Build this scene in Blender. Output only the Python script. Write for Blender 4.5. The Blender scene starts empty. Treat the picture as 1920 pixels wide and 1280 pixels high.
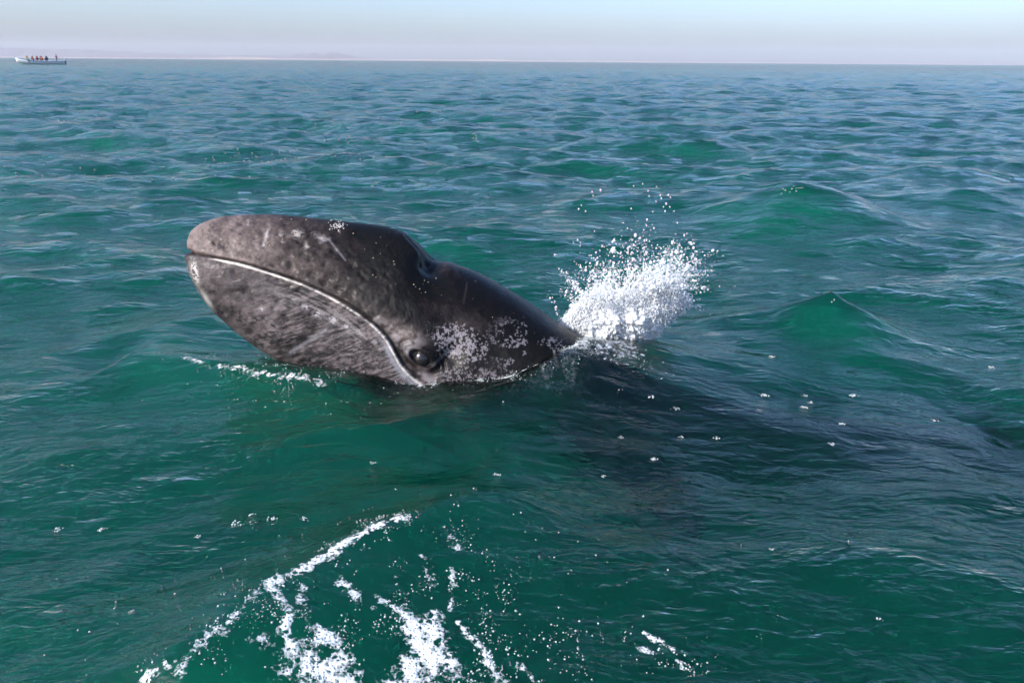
import bpy, bmesh, math, random
import numpy as np
from mathutils import Matrix, Vector
from mathutils.kdtree import KDTree

random.seed(7)
RNG = np.random.default_rng(11)
SC = bpy.context.scene
COL = SC.collection

# ------------------------------------------------------------------ camera
F_PX = 28.0 / 36.0 * 1920.0
CAM_H = 1.5
PITCH = math.atan(525.0 / F_PX)
ROLL = math.radians(0.418)
CAM = np.array([0.0, 0.0, CAM_H])
FWD = np.array([0.0, math.cos(PITCH), -math.sin(PITCH)])
_U0 = np.array([0.0, math.sin(PITCH), math.cos(PITCH)])
_R0 = np.array([1.0, 0.0, 0.0])
UP = _U0 * math.cos(ROLL) - _R0 * math.sin(ROLL)
RIGHT = _R0 * math.cos(ROLL) + _U0 * math.sin(ROLL)

cam_data = bpy.data.cameras.new('camera')
cam_data.sensor_width = 36.0
cam_data.lens = 28.0
cam_data.clip_start = 0.05
cam_data.clip_end = 60000.0
cam_data.dof.use_dof = True
cam_data.dof.focus_distance = 3.85
cam_data.dof.aperture_fstop = 9.0
cam = bpy.data.objects.new('camera', cam_data)
COL.objects.link(cam)
m = Matrix.Identity(4)
for i in range(3):
    m[i][0] = RIGHT[i]; m[i][1] = UP[i]; m[i][2] = -FWD[i]; m[i][3] = CAM[i]
cam.matrix_world = m
SC.camera = cam

# ------------------------------------------------------------------ sky, sun, exposure
SUN_DIR = np.array([-0.72, -0.46, 0.52]); SUN_DIR /= np.linalg.norm(SUN_DIR)
world = bpy.data.worlds.new('World')
SC.world = world
world.use_nodes = True
wn = world.node_tree
sky = wn.nodes.new('ShaderNodeTexSky')
sky.sky_type = 'NISHITA'
sky.sun_disc = False
sky.sun_elevation = math.asin(SUN_DIR[2])
sky.sun_rotation = math.atan2(SUN_DIR[0], SUN_DIR[1]) % (2 * math.pi)
sky.altitude = 0.0
sky.air_density = 1.0
sky.dust_density = 2.3
sky.ozone_density = 6.0
tint = wn.nodes.new('ShaderNodeMixRGB'); tint.blend_type = 'MULTIPLY'; tint.inputs[0].default_value = 1.0
tint.inputs[2].default_value = (1.01, 0.98, 1.03, 1.0)      # slight tint, takes the green cast out of the sky
wn.links.new(sky.outputs[0], tint.inputs[1])
wn.links.new(tint.outputs[0], wn.nodes['Background'].inputs[0])
wn.nodes['Background'].inputs[1].default_value = 0.15

sun_d = bpy.data.lights.new('sun', 'SUN')
sun_d.energy = 3.35
sun_d.angle = math.radians(0.53)
sun_d.color = (1.0, 0.93, 0.84)
sun = bpy.data.objects.new('sun', sun_d)
COL.objects.link(sun)
sun.rotation_euler = Vector(SUN_DIR).to_track_quat('Z', 'Y').to_euler()

SC.view_settings.view_transform = 'Standard'
SC.view_settings.look = 'None'
SC.view_settings.gamma = 1.0
SC.view_settings.exposure = 1.0
SC.view_settings.use_curve_mapping = False
cy = SC.cycles
cy.use_denoising = True
cy.max_bounces = 8
cy.diffuse_bounces = 3
cy.glossy_bounces = 3
cy.transmission_bounces = 6
cy.transparent_max_bounces = 12
cy.volume_bounces = 2
cy.caustics_reflective = False
cy.caustics_refractive = True
cy.blur_glossy = 0.5
cy.use_adaptive_sampling = True
cy.adaptive_threshold = 0.03

# ------------------------------------------------------------------ helpers
def ray(px, py):
    return FWD + (px - 960.0) / F_PX * RIGHT - (py - 640.0) / F_PX * UP

def at_depth(px, py, z):
    return CAM + z * ray(px, py)

def project(P):
    d = P - CAM
    z = d @ FWD
    return 960.0 + F_PX * (d @ RIGHT) / z, 640.0 - F_PX * (d @ UP) / z

def sstep(a, b, x):
    t = np.clip((x - a) / (b - a), 0.0, 1.0)
    return t * t * (3 - 2 * t)

def _hash(ix, iy, seed):
    h = (ix.astype(np.int64) * 374761393 + iy.astype(np.int64) * 668265263 + seed * 974711) & 0x7fffffff
    h = ((h ^ (h >> 13)) * 1274126177) & 0x7fffffff
    return ((h ^ (h >> 16)) & 0xffff) / 65535.0

def vnoise(x, y, seed=0):
    ix = np.floor(x); iy = np.floor(y)
    fx = x - ix; fy = y - iy
    fx = fx * fx * fx * (fx * (fx * 6 - 15) + 10); fy = fy * fy * fy * (fy * (fy * 6 - 15) + 10)
    a = _hash(ix, iy, seed); b = _hash(ix + 1, iy, seed)
    c = _hash(ix, iy + 1, seed); d = _hash(ix + 1, iy + 1, seed)
    return (a * (1 - fx) + b * fx) * (1 - fy) + (c * (1 - fx) + d * fx) * fy

def fbm(x, y, octv=4, seed=0, gain=0.5):
    s = 0.0; amp = 1.0; tot = 0.0
    for o in range(octv):
        s = s + amp * vnoise(x * 2 ** o + 17.3 * o, y * 2 ** o - 9.1 * o, seed + o)
        tot += amp; amp *= gain
    return s / tot

def link(o, parent=None):
    COL.objects.link(o)
    if parent is not None:
        o.parent = parent
    return o

def mesh_obj(name, verts, faces, mat=None, parent=None, smooth=True):
    me = bpy.data.meshes.new(name)
    me.from_pydata([tuple(v) for v in verts], [], [tuple(f) for f in faces])
    if smooth:
        me.polygons.foreach_set('use_smooth', np.ones(len(me.polygons), dtype=bool))
    me.update()
    o = bpy.data.objects.new(name, me)
    if mat: me.materials.append(mat)
    return link(o, parent)

def np_mesh(name, verts, quads=None, tris=None):
    me = bpy.data.meshes.new(name)
    loops = []; starts = []; n = 0
    if quads is not None and len(quads):
        loops.append(quads.reshape(-1)); starts.append(np.arange(len(quads)) * 4 + n); n += len(quads) * 4
    if tris is not None and len(tris):
        loops.append(tris.reshape(-1)); starts.append(np.arange(len(tris)) * 3 + n); n += len(tris) * 3
    loops = np.concatenate(loops).astype(np.int32); starts = np.concatenate(starts).astype(np.int32)
    me.vertices.add(len(verts)); me.vertices.foreach_set('co', np.asarray(verts, np.float32).reshape(-1))
    me.loops.add(len(loops)); me.loops.foreach_set('vertex_index', loops)
    me.polygons.add(len(starts)); me.polygons.foreach_set('loop_start', starts)
    me.update(calc_edges=True)
    me.polygons.foreach_set('use_smooth', np.ones(len(starts), dtype=bool))
    me.validate()
    return me

def tag(o, label=None, cat=None, group=None, kind=None):
    if label: o['label'] = label
    if cat: o['category'] = cat
    if group: o['group'] = group
    if kind: o['kind'] = kind
    return o

def attr_f(me, name, data):
    a = me.attributes.new(name, 'FLOAT', 'POINT'); a.data.foreach_set('value', np.asarray(data, np.float32))

def attr_c(me, name, rgb):
    a = me.attributes.new(name, 'FLOAT_COLOR', 'POINT')
    rgba = np.ones((len(rgb), 4), np.float32); rgba[:, :3] = rgb
    a.data.foreach_set('color', rgba.reshape(-1))

class NT:
    def __init__(s, name):
        s.m = bpy.data.materials.new(name); s.m.use_nodes = True
        s.t = s.m.node_tree; s.t.nodes.clear()
        s.out = s.t.nodes.new('ShaderNodeOutputMaterial')
    def n(s, typ, **kw):
        nd = s.t.nodes.new('ShaderNode' + typ)
        for k, v in kw.items():
            if k.startswith('_'): setattr(nd, k[1:], v)
            else:
                key = k.replace('__', ' ')
                nd.inputs[int(key[1:]) if key[0] == 'i' and key[1:].isdigit() else key].default_value = v
        return nd
    def l(s, a, b): s.t.links.new(a, b)

def simple_mat(name, color, rough=0.6, noise=0.12, scale=8.0, **kw):
    t = NT(name)
    p = t.n('BsdfPrincipled', Roughness=rough, **kw)
    tc = t.n('TexCoord'); nz = t.n('TexNoise', Scale=scale, Detail=5.0)
    t.l(tc.outputs['Object'], nz.inputs['Vector'])
    mx = t.n('MixRGB', _blend_type='MULTIPLY', Fac=1.0, Color1=(*color, 1))
    cr = t.n('ValToRGB'); cr.color_ramp.elements[0].color = (1 - noise,) * 3 + (1,); cr.color_ramp.elements[1].color = (1 + noise,) * 3 + (1,)
    t.l(nz.outputs['Fac'], cr.inputs['Fac']); t.l(cr.outputs['Color'], mx.inputs['Color2'])
    t.l(mx.outputs['Color'], p.inputs['Base Color'])
    t.l(p.outputs['BSDF'], t.out.inputs['Surface'])
    return t.m

# ------------------------------------------------------------------ water surface shape
# ambient wind chop: sum of directional waves, world space
NW = 110
_lam = np.exp(np.linspace(math.log(0.22), math.log(7.0), NW)) * (1 + 0.06 * RNG.standard_normal(NW))
_th = np.where(RNG.random(NW) < 0.5, math.radians(-62), math.radians(-116)) + np.clip(RNG.standard_normal(NW), -2, 2) * np.where(_lam > 2, 0.30, 0.36)
_k = 2 * math.pi / _lam
_kx = _k * np.cos(_th); _ky = _k * np.sin(_th)
_ph = RNG.uniform(0, 2 * math.pi, NW)
_steep = np.interp(np.log(_lam), np.log([0.22, 0.5, 1.2, 3.0, 7.0]), [0.027, 0.034, 0.037, 0.026, 0.010])
_amp = _steep / _k

# hand-placed crests: polyline of (px, py, camera depth) points the crest passes through
RIDGES = [  # points, width toward camera, width away, cusp sharpness
    ([(230, 1330, 1.80), (300, 1268, 1.89), (400, 1180, 2.04), (500, 1090, 2.23), (600, 1045, 2.34), (690, 988, 2.50), (770, 966, 2.57), (880, 938, 2.69), (1000, 925, 2.85), (1120, 930, 2.91)], 0.50, 0.20),
    ([(200, 655, 4.05), (280, 658, 3.98), (400, 664, 3.95), (500, 680, 3.86), (600, 698, 3.75), (700, 735, 3.60)], 0.30, 0.45),
    ([(720, 765, 3.72), (800, 750, 3.72), (870, 734, 3.72), (940, 725, 3.70), (1010, 703, 3.70), (1060, 672, 3.76), (1110, 645, 3.90), (1200, 652, 4.00), (1320, 678, 4.00), (1450, 700, 3.95), (1600, 730, 3.83)], 0.40, 0.60),
    ([(820, 880, 3.10), (900, 840, 3.20), (1010, 785, 3.42), (1120, 748, 3.62), (1300, 765, 3.54), (1500, 800, 3.39), (1650, 840, 3.28)], 0.24, 0.36),
    ([(1230, 600, 4.80), (1330, 596, 4.78), (1440, 586, 4.75), (1510, 563, 4.72), (1550, 545, 4.70), (1590, 575, 4.66), (1625, 640, 4.40), (1680, 700, 4.10), (1780, 770, 3.80), (1920, 850, 3.50), (2040, 910, 3.3)], 0.34, 0.34),
    ([(1250, 425, 8.3), (1310, 400, 8.3), (1390, 374, 8.35), (1460, 352, 8.4), (1500, 341, 8.4), (1545, 348, 8.45), (1640, 380, 8.7), (1720, 405, 8.7)], 0.9, 0.6),
    ([(1700, 385, 9.0), (1770, 360, 9.2), (1820, 343, 9.3), (1880, 362, 9.4), (1960, 380, 9.5)], 0.8, 0.6),
    ([(260, 655, 4.3), (330, 622, 4.5), (400, 598, 4.7), (470, 600, 4.8), (560, 620, 4.8)], 0.45, 0.5),
]
_RP = []
for pts, wn_, wf_ in RIDGES:
    P = np.array([at_depth(*p) for p in pts])
    # densify
    tt = np.linspace(0, len(P) - 1, 12 * (len(P) - 1) + 1)
    Q = np.stack([np.interp(tt, np.arange(len(P)), P[:, i]) for i in range(3)], 1)
    Q0 = Q.copy()
    for _ in range(3):
        Q[1:-1] = (Q[:-2] + 2 * Q[1:-1] + Q[2:]) / 4
    _RP.append((Q, wn_, wf_))

def ridge_height(x, y):
    """height added by the hand placed crests"""
    h = np.zeros_like(x); calm = np.zeros_like(x)
    for Q, wn_, wf_ in _RP:
        lo = Q[:, :2].min(0) - 2.4; hi = Q[:, :2].max(0) + 2.4
        sel = np.where((x > lo[0]) & (x < hi[0]) & (y > lo[1]) & (y < hi[1]))[0]
        if not len(sel): continue
        xs = x[sel] + 0.09 * (fbm(x[sel] * 2.6, y[sel] * 2.6, 3, 221) - .5); ys = y[sel] + 0.09 * (fbm(x[sel] * 2.6 + 31, y[sel] * 2.6, 3, 225) - .5)
        A = Q[:-1, :2]; B = Q[1:, :2]; D = B - A; L2 = (D ** 2).sum(1)
        best = np.full(len(sel), 1e9); ws = np.zeros(len(sel)); bh = np.zeros(len(sel)); side = np.zeros(len(sel)); bt = np.zeros(len(sel))
        for i in range(len(A)):
            t = np.clip(((xs - A[i, 0]) * D[i, 0] + (ys - A[i, 1]) * D[i, 1]) / L2[i], 0, 1)
            dx = xs - (A[i, 0] + t * D[i, 0]); dy = ys - (A[i, 1] + t * D[i, 1])
            d2 = dx * dx + dy * dy
            wgt = 1.0 / (d2 + 1e-5) ** 2.5
            best = np.minimum(best, d2)
            ws += wgt; bh += wgt * (Q[i, 2] + t * (Q[i + 1, 2] - Q[i, 2])); side += wgt * dy / np.sqrt(d2 + 1e-8); bt += wgt * (i + t) / len(A)
        bh /= ws; side /= ws; bt /= ws
        d = np.sqrt(best)
        sd = np.clip(side, -1, 1)
        w = wn_ + (wf_ - wn_) * sstep(-0.7, 0.7, sd)
        r = np.sqrt(d * d + 0.012 ** 2 * 4) - 0.02
        prof = 0.45 * np.exp(-r / w * 1.5) + 0.55 * np.exp(-(r / w) ** 2)
        end = sstep(0, 0.12, bt) * sstep(0, 0.12, 1 - bt)
        prof = prof * (0.15 + 0.85 * end)
        h[sel] += bh * prof
        calm[sel] = np.maximum(calm[sel], np.exp(-(r / (1.1 * w)) ** 2))
    return h, calm

def water_disp(x, y, spacing=None):
    """horizontal and vertical displacement of the sea at rest position x, y"""
    if spacing is None: spacing = np.full_like(x, 0.012)
    rh, calm = ridge_height(x, y)
    near = sstep(3.5, 9.0, np.hypot(x * 0.8, y))
    gust = 0.75 + 0.5 * fbm(x * 0.11 + 40, y * 0.07 + 11, 3, 5)
    gl = (0.62 + 0.18 * near) * gust
    dx = np.zeros_like(x); dy = np.zeros_like(x); dz = np.zeros_like(x)
    dist = np.hypot(x, y)
    for i in range(NW):
        keep = sstep(2.2, 4.5, _lam[i] / spacing)
        a = _amp[i] * keep * gl * (1 - 0.55 * calm * (1 if _lam[i] > 0.5 else 0.45))
        ph = _kx[i] * x + _ky[i] * y + _ph[i]
        s = np.sin(ph); c = np.cos(ph)
        dz += a * c
        q = 0.85 if _lam[i] > 0.6 else 0.4
        dx -= q * a * s * _kx[i] / _k[i]; dy -= q * a * s * _ky[i] / _k[i]
    return dx, dy, dz + rh

# fan-shaped grid, finer where the water is near
rows = [-9.0, -4.0, -2.5, -1.0, 0.0, 0.5, 0.8, 1.0]
yv = 1.0
while yv < 14000:
    if yv < 6: st = 0.0135
    elif yv < 100: st = yv * 0.0062
    else: st = yv * min(0.03, 0.0062 + (yv - 100) * 2e-5)
    yv += st; rows.append(yv)
rows = np.array(rows); NR = len(rows); NC = 680
half = 5.0 + 0.80 * np.maximum(rows, 0)
cs = np.linspace(-1, 1, NC); cs = 0.58 * cs + 0.42 * cs ** 5
GX = half[:, None] * cs[None, :]; GY = np.repeat(rows[:, None], NC, 1)
spc = np.maximum(np.gradient(rows)[:, None] * 0.8, (half * 1.2 / NC)[:, None]) * np.ones((1, NC))
gx = GX.reshape(-1); gy = GY.reshape(-1)
wdx, wdy, wdz = water_disp(gx, gy, spc.reshape(-1))
WV = np.stack([gx + wdx, gy + wdy, wdz], 1)

_PU, _PV = project(WV); _PZ = (WV - CAM) @ FWD
_ok = np.where((_PZ > 0.5) & (_PZ < 60) & (_PU > -200) & (_PU < 2120) & (_PV < 1400))[0]
_PU = _PU[_ok]; _PV = _PV[_ok]; _PZ = _PZ[_ok]
def on_water(px, py):
    """the point of the sea seen at a pixel"""
    d2 = (_PU - px) ** 2 + (_PV - py) ** 2
    c = np.where(d2 < 64)[0]
    i = c[_PZ[c].argmin()] if len(c) else d2.argmin()
    if len(c):
        c2 = c[_PZ[c] < _PZ[i] * 1.06]; i = c2[d2[c2].argmin()]
    return WV[_ok[i]].copy()

# ------------------------------------------------------------------ whale
D_W = 4.12           # camera depth of the whale's plane of symmetry
STN = np.array([
 (371,478,371,478,.004),(357,466,360,486,.045),(357,450,361,500,.085),(366,432,367,522,.115),(385,418,379,548,.14),
 (420,407,400,580,.165),(470,403,432,611,.195),(530,404,480,648,.225),(600,411,560,700,.26),(660,417,640,748,.295),
 (720,425,720,790,.33),(757,436,790,822,.35),(785,457,850,848,.362),(813,485,895,866,.372),(850,494,950,886,.385),
 (900,513,1010,908,.40),(950,540,1070,928,.415),(1000,572,1130,950,.43),(1050,607,1195,972,.44),(1105,642,1260,992,.45),
 (1180,688,1340,1012,.46),(1290,732,1440,1030,.46),(1420,760,1560,1036,.45),(1600,785,1720,1030,.40),(1850,800,1930,990,.30),
 (2100,800,2140,930,.17),(2300,795,2310,865,.08),(2400,800,2405,830,.03)], float)

def catmull(tab, u):
    n = len(tab); i = np.clip(np.floor(u).astype(int), 0, n - 2); t = (u - i)[:, None]
    p0 = tab[np.maximum(i - 1, 0)]; p1 = tab[i]; p2 = tab[i + 1]; p3 = tab[np.minimum(i + 2, n - 1)]
    return 0.5 * (2 * p1 + (p2 - p0) * t + (2 * p0 - 5 * p1 + 4 * p2 - p3) * t ** 2 + (3 * p1 - p0 - 3 * p2 + p3) * t ** 3)

# dense stations in the head, coarse behind
us = np.concatenate([np.linspace(0, 1, 14)[:-1] ** 1.6, np.linspace(1, 6, 130)[:-1], np.linspace(6, 20, 440)[:-1], np.linspace(20, 27, 70)])
tab = catmull(STN, us); NS = len(us); NT_ = 280
th = np.linspace(0, math.pi, NT_)
tb = (1 - np.cos(th)) / 2
px_ = tab[:, None, 0] * (1 - tb) + tab[:, None, 2] * tb
py_ = tab[:, None, 1] * (1 - tb) + tab[:, None, 3] * tb
headf = 1 - sstep(8, 17, us)[:, None]
shape_h = np.sin(th) ** 0.82 * (0.86 + 0.26 * tb)
shape_t = np.sin(th) ** 0.95
W_ = np.maximum(tab[:, 4], 0.002)[:, None] * (headf * shape_h + (1 - headf) * shape_t)
base = CAM + D_W * (FWD + ((px_ - 960) / F_PX)[..., None] * RIGHT - ((py_ - 640) / F_PX)[..., None] * UP)
NEAR = base - W_[..., None] * FWD
dU = np.gradient(NEAR, axis=0); dT = np.gradient(NEAR, axis=1)
NRM = np.cross(dU, dT); NRM /= np.maximum(np.linalg.norm(NRM, axis=2, keepdims=True), 1e-9)
if (NRM[300, 140] @ FWD) > 0: NRM = -NRM
U, V = project(NEAR)

MOUTH = np.array([(330,468),(358,475.5),(385,480),(410,484),(450,492),(500,507),(560,527),(610,549),(655,574),(695,602),(725,632),(742,660),(756,684),(776,705),(802,724)], float)
mu = np.linspace(0, len(MOUTH) - 1, 240)
MC = catmull(MOUTH, mu)
dm = np.full(U.shape, 999.0); al = np.zeros(U.shape)
sel = (U > 340) & (U < 900) & (V > 380) & (V < 860)
uu = U[sel]; vv = V[sel]
bd = np.full(uu.shape, 1e9); ba = np.zeros(uu.shape); bs = np.zeros(uu.shape)
for i in range(len(MC) - 1):
    d = MC[i + 1] - MC[i]; L = d @ d
    t = np.clip(((uu - MC[i, 0]) * d[0] + (vv - MC[i, 1]) * d[1]) / L, 0, 1)
    ex = uu - MC[i, 0] - t * d[0]; ey = vv - MC[i, 1] - t * d[1]
    d2 = ex * ex + ey * ey; q = d2 < bd
    bd[q] = d2[q]; ba[q] = (i + t[q]) / len(MC); bs[q] = np.sign(ey * d[0] - ex * d[1])[q]
dm[sel] = np.sqrt(bd) * -bs      # + above the mouth line, - below
al[sel] = ba

def blob(cx, cy, rx, ry=None, rot=0.0):
    ry = rx if ry is None else ry
    c, s = math.cos(math.radians(rot)), math.sin(math.radians(rot))
    a = ((U - cx) * c + (V - cy) * s) / rx; b = (-(U - cx) * s + (V - cy) * c) / ry
    return a * a + b * b

def g(cx, cy, rx, ry=None, rot=0.0):
    return np.exp(-blob(cx, cy, rx, ry, rot))

def seg(x0, y0, x1, y1):
    d = np.array([x1 - x0, y1 - y0], float); L = d @ d
    t = np.clip(((U - x0) * d[0] + (V - y0) * d[1]) / L, 0, 1)
    return np.hypot(U - x0 - t * d[0], V - y0 - t * d[1])

onhead = (dm < 900)
mend = (1 - sstep(0.93, 1.0, al))
disp = np.zeros(U.shape)
# upper jaw tucks in above the lip, the lower lip stands proud of it
disp += np.where(onhead, -0.007 * np.exp(-(np.clip(dm, 0, 400) / 30) ** 2) * (dm > -1) * mend, 0)
disp += np.where(onhead & (dm < 0), 0.004 * np.exp(-(dm / 90) ** 2) * mend, 0) * sstep(0, 3, -dm)
disp += np.where(onhead, 0.0018 * np.exp(-((dm + 5) / 4.0) ** 2) * mend, 0)
frontal = 1 - sstep(0.07, 0.16, al)
disp += np.where(onhead, -(0.014 + 0.022 * frontal) * np.exp(-((dm - 1.0) / (2.4 + 2.2 * frontal)) ** 2) * mend, 0)
disp += np.where(onhead, -0.012 * np.exp(-((dm + 40) / 22) ** 2) * sstep(0.30, 0.5, al) * (1 - sstep(0.75, 0.9, al)), 0)
# cheek and eye
EX, EY = 790.0, 672.0
disp += 0.020 * g(EX - 2, EY - 6, 40, 30, 25)
er = np.sqrt(blob(EX, EY, 25, 12.5, 33))
above = sstep(6, -6, (V - EY) - 0.65 * (U - EX))
disp += 0.006 * np.exp(-((er - 1.30) / 0.24) ** 2) * above + 0.003 * np.exp(-((er - 1.15) / 0.18) ** 2) * (1 - above) - 0.022 * (1 - sstep(0.80, 1.04, er))
disp += -0.007 * np.exp(-((er - 1.95) / 0.14) ** 2) * above
disp += -0.003 * np.exp(-((er - 1.55) / 0.07) ** 2) * above
disp += -0.005 * np.exp(-((er - 1.75) / 0.20) ** 2) * (1 - above)
disp += -0.012 * np.exp(-(seg(812, 700, 845, 655) / 9) ** 2)
disp += -0.018 * g(848, 668, 20, 34, 20)
# blowhole crest, slits and the hollow behind it
disp += -0.060 * g(806, 494, 22, 15, 50) - 0.018 * g(790, 520, 30, 22, 60)
disp += -0.022 * np.exp(-(seg(764, 444, 808, 488) / 3.6) ** 2)
disp += 0.014 * np.exp(-(seg(752, 442, 792, 486) / 6.5) ** 2)
disp += -0.016 * np.exp(-(seg(778, 449, 814, 482) / 2.6) ** 2)
disp += 0.010 * g(840, 500, 22, 14, 30)
# pits and follicles
PITS = [(493,438,6,8),(492,455,5,6),(523,437,5,5),(546,433,8,7),(527,454,6,4),(570,459,6,5),(598,441,6,5),(452,420,6,4),(480,417,6,5),(625,470,7,6),
        (513,497,5,4),(543,500,6,5),(580,486,5,5),(609,496,5,4),(546,520,6,4),(582,512,8,6),(625,513,8,6),(605,530,6,5),(632,538,5,4),(660,500,6,5),
        (412,456,6,7),(420,461,5,6),(401,455,4,5),(488,570,9,8),(520,562,7,5),(535,596,6,8),(512,580,4,5),(541,617,8,7),(460,545,7,6),(440,520,6,5),(560,545,5,4)]
for x, y, rx, ry in PITS:
    disp -= 0.0095 * g(x, y, rx, ry, (x * 7) % 60 - 30)
    disp += 0.0015 * g(x + 7, y + 3, rx * 1.2, ry * 1.2)
for _ in range(120):
    x = random.uniform(380, 740); y = random.uniform(415, 640); r = random.uniform(2.5, 6)
    disp += -0.0030 * g(x, y, r, r * random.uniform(.7, 1.2))
lowmask = np.where(onhead & (dm < 0), 1.0, 0.0)
disp += 0.012 * (fbm(U * 0.018, V * 0.022, 4, 3) - 0.5) + 0.010 * (fbm(U * 0.055, V * 0.065, 3, 9) - 0.5) * (1 - 0.8 * sstep(640, 860, U)) * (1 - 0.5 * lowmask)
disp += 0.0014 * (fbm(U * 0.3, V * 0.3, 2, 13) - 0.5)
edge = np.sin(th)[None, :] ** 0.5
tipf = sstep(0.0, 0.7, us)[:, None]
disp *= edge * tipf
# --- skin colour (mottling, pale lip, scars; shade and a highlight painted in)
n1 = fbm(U * 0.020, V * 0.026, 4, 21); n2 = fbm(U * 0.085, V * 0.095, 4, 25, 0.6); n3 = fbm(U * 0.35, V * 0.35, 3, 29, 0.65)
ca, sa = math.cos(math.radians(-18)), math.sin(math.radians(-18))
st = fbm((U * ca + V * sa) * 0.055, (-U * sa + V * ca) * 0.34, 4, 33, 0.62)
lower = sstep(4, -6, dm) * onhead + (~onhead) * 0.0
lower = np.where(onhead, lower, np.where((V > 700) & (U < 900), 1.0, 0.0))
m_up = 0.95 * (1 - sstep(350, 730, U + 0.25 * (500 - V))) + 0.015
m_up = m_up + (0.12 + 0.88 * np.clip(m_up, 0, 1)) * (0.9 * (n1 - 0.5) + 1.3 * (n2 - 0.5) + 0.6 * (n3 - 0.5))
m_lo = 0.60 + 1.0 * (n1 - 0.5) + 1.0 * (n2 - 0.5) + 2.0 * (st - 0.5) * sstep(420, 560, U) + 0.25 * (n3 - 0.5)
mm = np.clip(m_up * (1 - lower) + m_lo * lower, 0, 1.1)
# pale cheek patches
mm += 0.55 * g(742, 622, 16, 34, -38) * (0.5 + n2) * (dm > 0) + 0.55 * g(768, 630, 26, 18, 20) * (0.4 + n2) + 0.35 * g(690, 585, 40, 12, 38) * (dm > 0) * n2 * 1.5
mm += 0.45 * g(800, 706, 40, 20, 30) * (0.4 + n2) + 0.22 * g(850, 590, 70, 26, 30) * n1 + 0.30 * g(840, 500, 26, 14, 40) * n2
mm -= 0.9 * g(846, 672, 16, 26, 15)
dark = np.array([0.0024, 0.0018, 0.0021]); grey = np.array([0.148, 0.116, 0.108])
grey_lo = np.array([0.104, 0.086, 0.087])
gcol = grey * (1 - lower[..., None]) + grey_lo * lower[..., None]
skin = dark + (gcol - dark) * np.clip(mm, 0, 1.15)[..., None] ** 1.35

def mixc(mask, c):
    global skin
    mk = np.clip(mask, 0, 1)[..., None]
    skin = skin * (1 - mk) + np.array(c) * mk

spk = fbm(U * 0.23, V * 0.30, 3, 41, 0.75)
spk2 = fbm(U * 0.045, V * 0.05, 3, 44)
patch = np.clip(g(862, 644, 56, 36, 24) * 1.25, 0, 1)
mixc(sstep(0.485, 0.52, spk + 0.34 * (patch - 0.85)) * sstep(0.25, 0.6, patch + 0.5 * (spk2 - .5)), (0.150, 0.136, 0.152))
patch2 = np.clip(g(1010, 668, 95, 60, 30) * 1.1, 0, 1) * sstep(0.46, 0.62, spk2)
mixc(sstep(0.545, 0.58, spk + 0.10 * (patch2 - 0.7)) * sstep(0.2, 0.6, patch2), (0.125, 0.115, 0.128))
patch3 = np.clip(g(900, 715, 70, 24, 10) * 1.2, 0, 1)
mixc(sstep(0.55, 0.60, spk) * sstep(0.2, 0.6, patch3), (0.105, 0.093, 0.10))
# black flecks on the jaw
bspk = fbm(U * 0.14, V * 0.22, 3, 51, 0.65); breg = fbm(U * 0.03, V * 0.04, 3, 54)
jb = np.clip(g(500, 628, 95, 26, 33) + g(640, 690, 90, 30, 22) + 0.7 * g(690, 660, 60, 40, 10), 0, 1) * lower
mixc(sstep(0.57, 0.62, bspk) * sstep(0.30, 0.55, jb + 0.8 * (breg - .5)) * 0.95, (0.016, 0.016, 0.017))
mixc(np.clip(g(401,456,6,8)+g(421,462,9,9)+g(452,440,8,5)+g(378,470,8,4)+g(424,418,8,5)*.7, 0, 1) * sstep(0.42, 0.55, n3) * 0.85, (0.018, 0.015, 0.016))
for x, y, rx, ry in PITS: mixc(g(x - 1, y, rx * .9, ry * .9) * .55 * sstep(.35, .6, n3), (0.012, 0.010, 0.011))  # shade inside the pits, painted into the skin colour
# pale scars by the pits
for x, y, rx, ry, rt, s in [(500,440,4,14,10,.9),(557,440,11,6,-10,.85),(524,440,6,6,0,.5),(575,462,6,5,20,.65),(493,458,3,6,0,.8),(465,418,3,10,0,.4),(602,446,10,5,15,.6),(552,433,7,3,0,.6),(594,440,7,4,30,.4),(530,452,4,3,0,.6)]:
    mixc(g(x, y, rx, ry, rt) * s * sstep(.38, .62, n3 + .25 * g(x, y, rx * .6, ry * .6, rt)) * 1.25, (0.27, 0.245, 0.235))
for x, y, r, s in [(572,574,6,.8),(595,588,7,.95),(624,600,7,.8),(649,611,6,.75),(673,623,5,.5),(550,562,4,.4),(491,580,3,.5),(703,640,6,.4)]:
    mixc(g(x, y, r * 1.2, r * .9, 30) * s * sstep(.36, .60, n3 + .2 * g(x, y, r * .5)) * 1.3, (0.36, 0.335, 0.35))
for a, wd, s in [((617,450,648,488),1.6,.55),((610,620,545,660),3.5,.45),((876,530,869,568),2.0,.06),((600,455,618,448),2.5,.4),((840,655,812,685),2.5,.35)]:
    mixc(np.exp(-(seg(*a) / wd) ** 2) * s * (0.4 + n3), (0.22, 0.21, 0.23))
mixc(np.clip(g(748, 634, 10, 36, -36) + g(772, 636, 22, 13, 25) + g(806, 712, 34, 10, 28) + .6 * g(700, 596, 30, 8, 40), 0, 1) * sstep(.36, .6, n2) * .8, (0.17, 0.152, 0.158))
mixc(np.clip(g(735, 668, 14, 34, -25) + g(766, 706, 26, 14, 40), 0, 1) * lower * sstep(.36, .62, st) * .7, (0.165, 0.152, 0.165))
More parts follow.
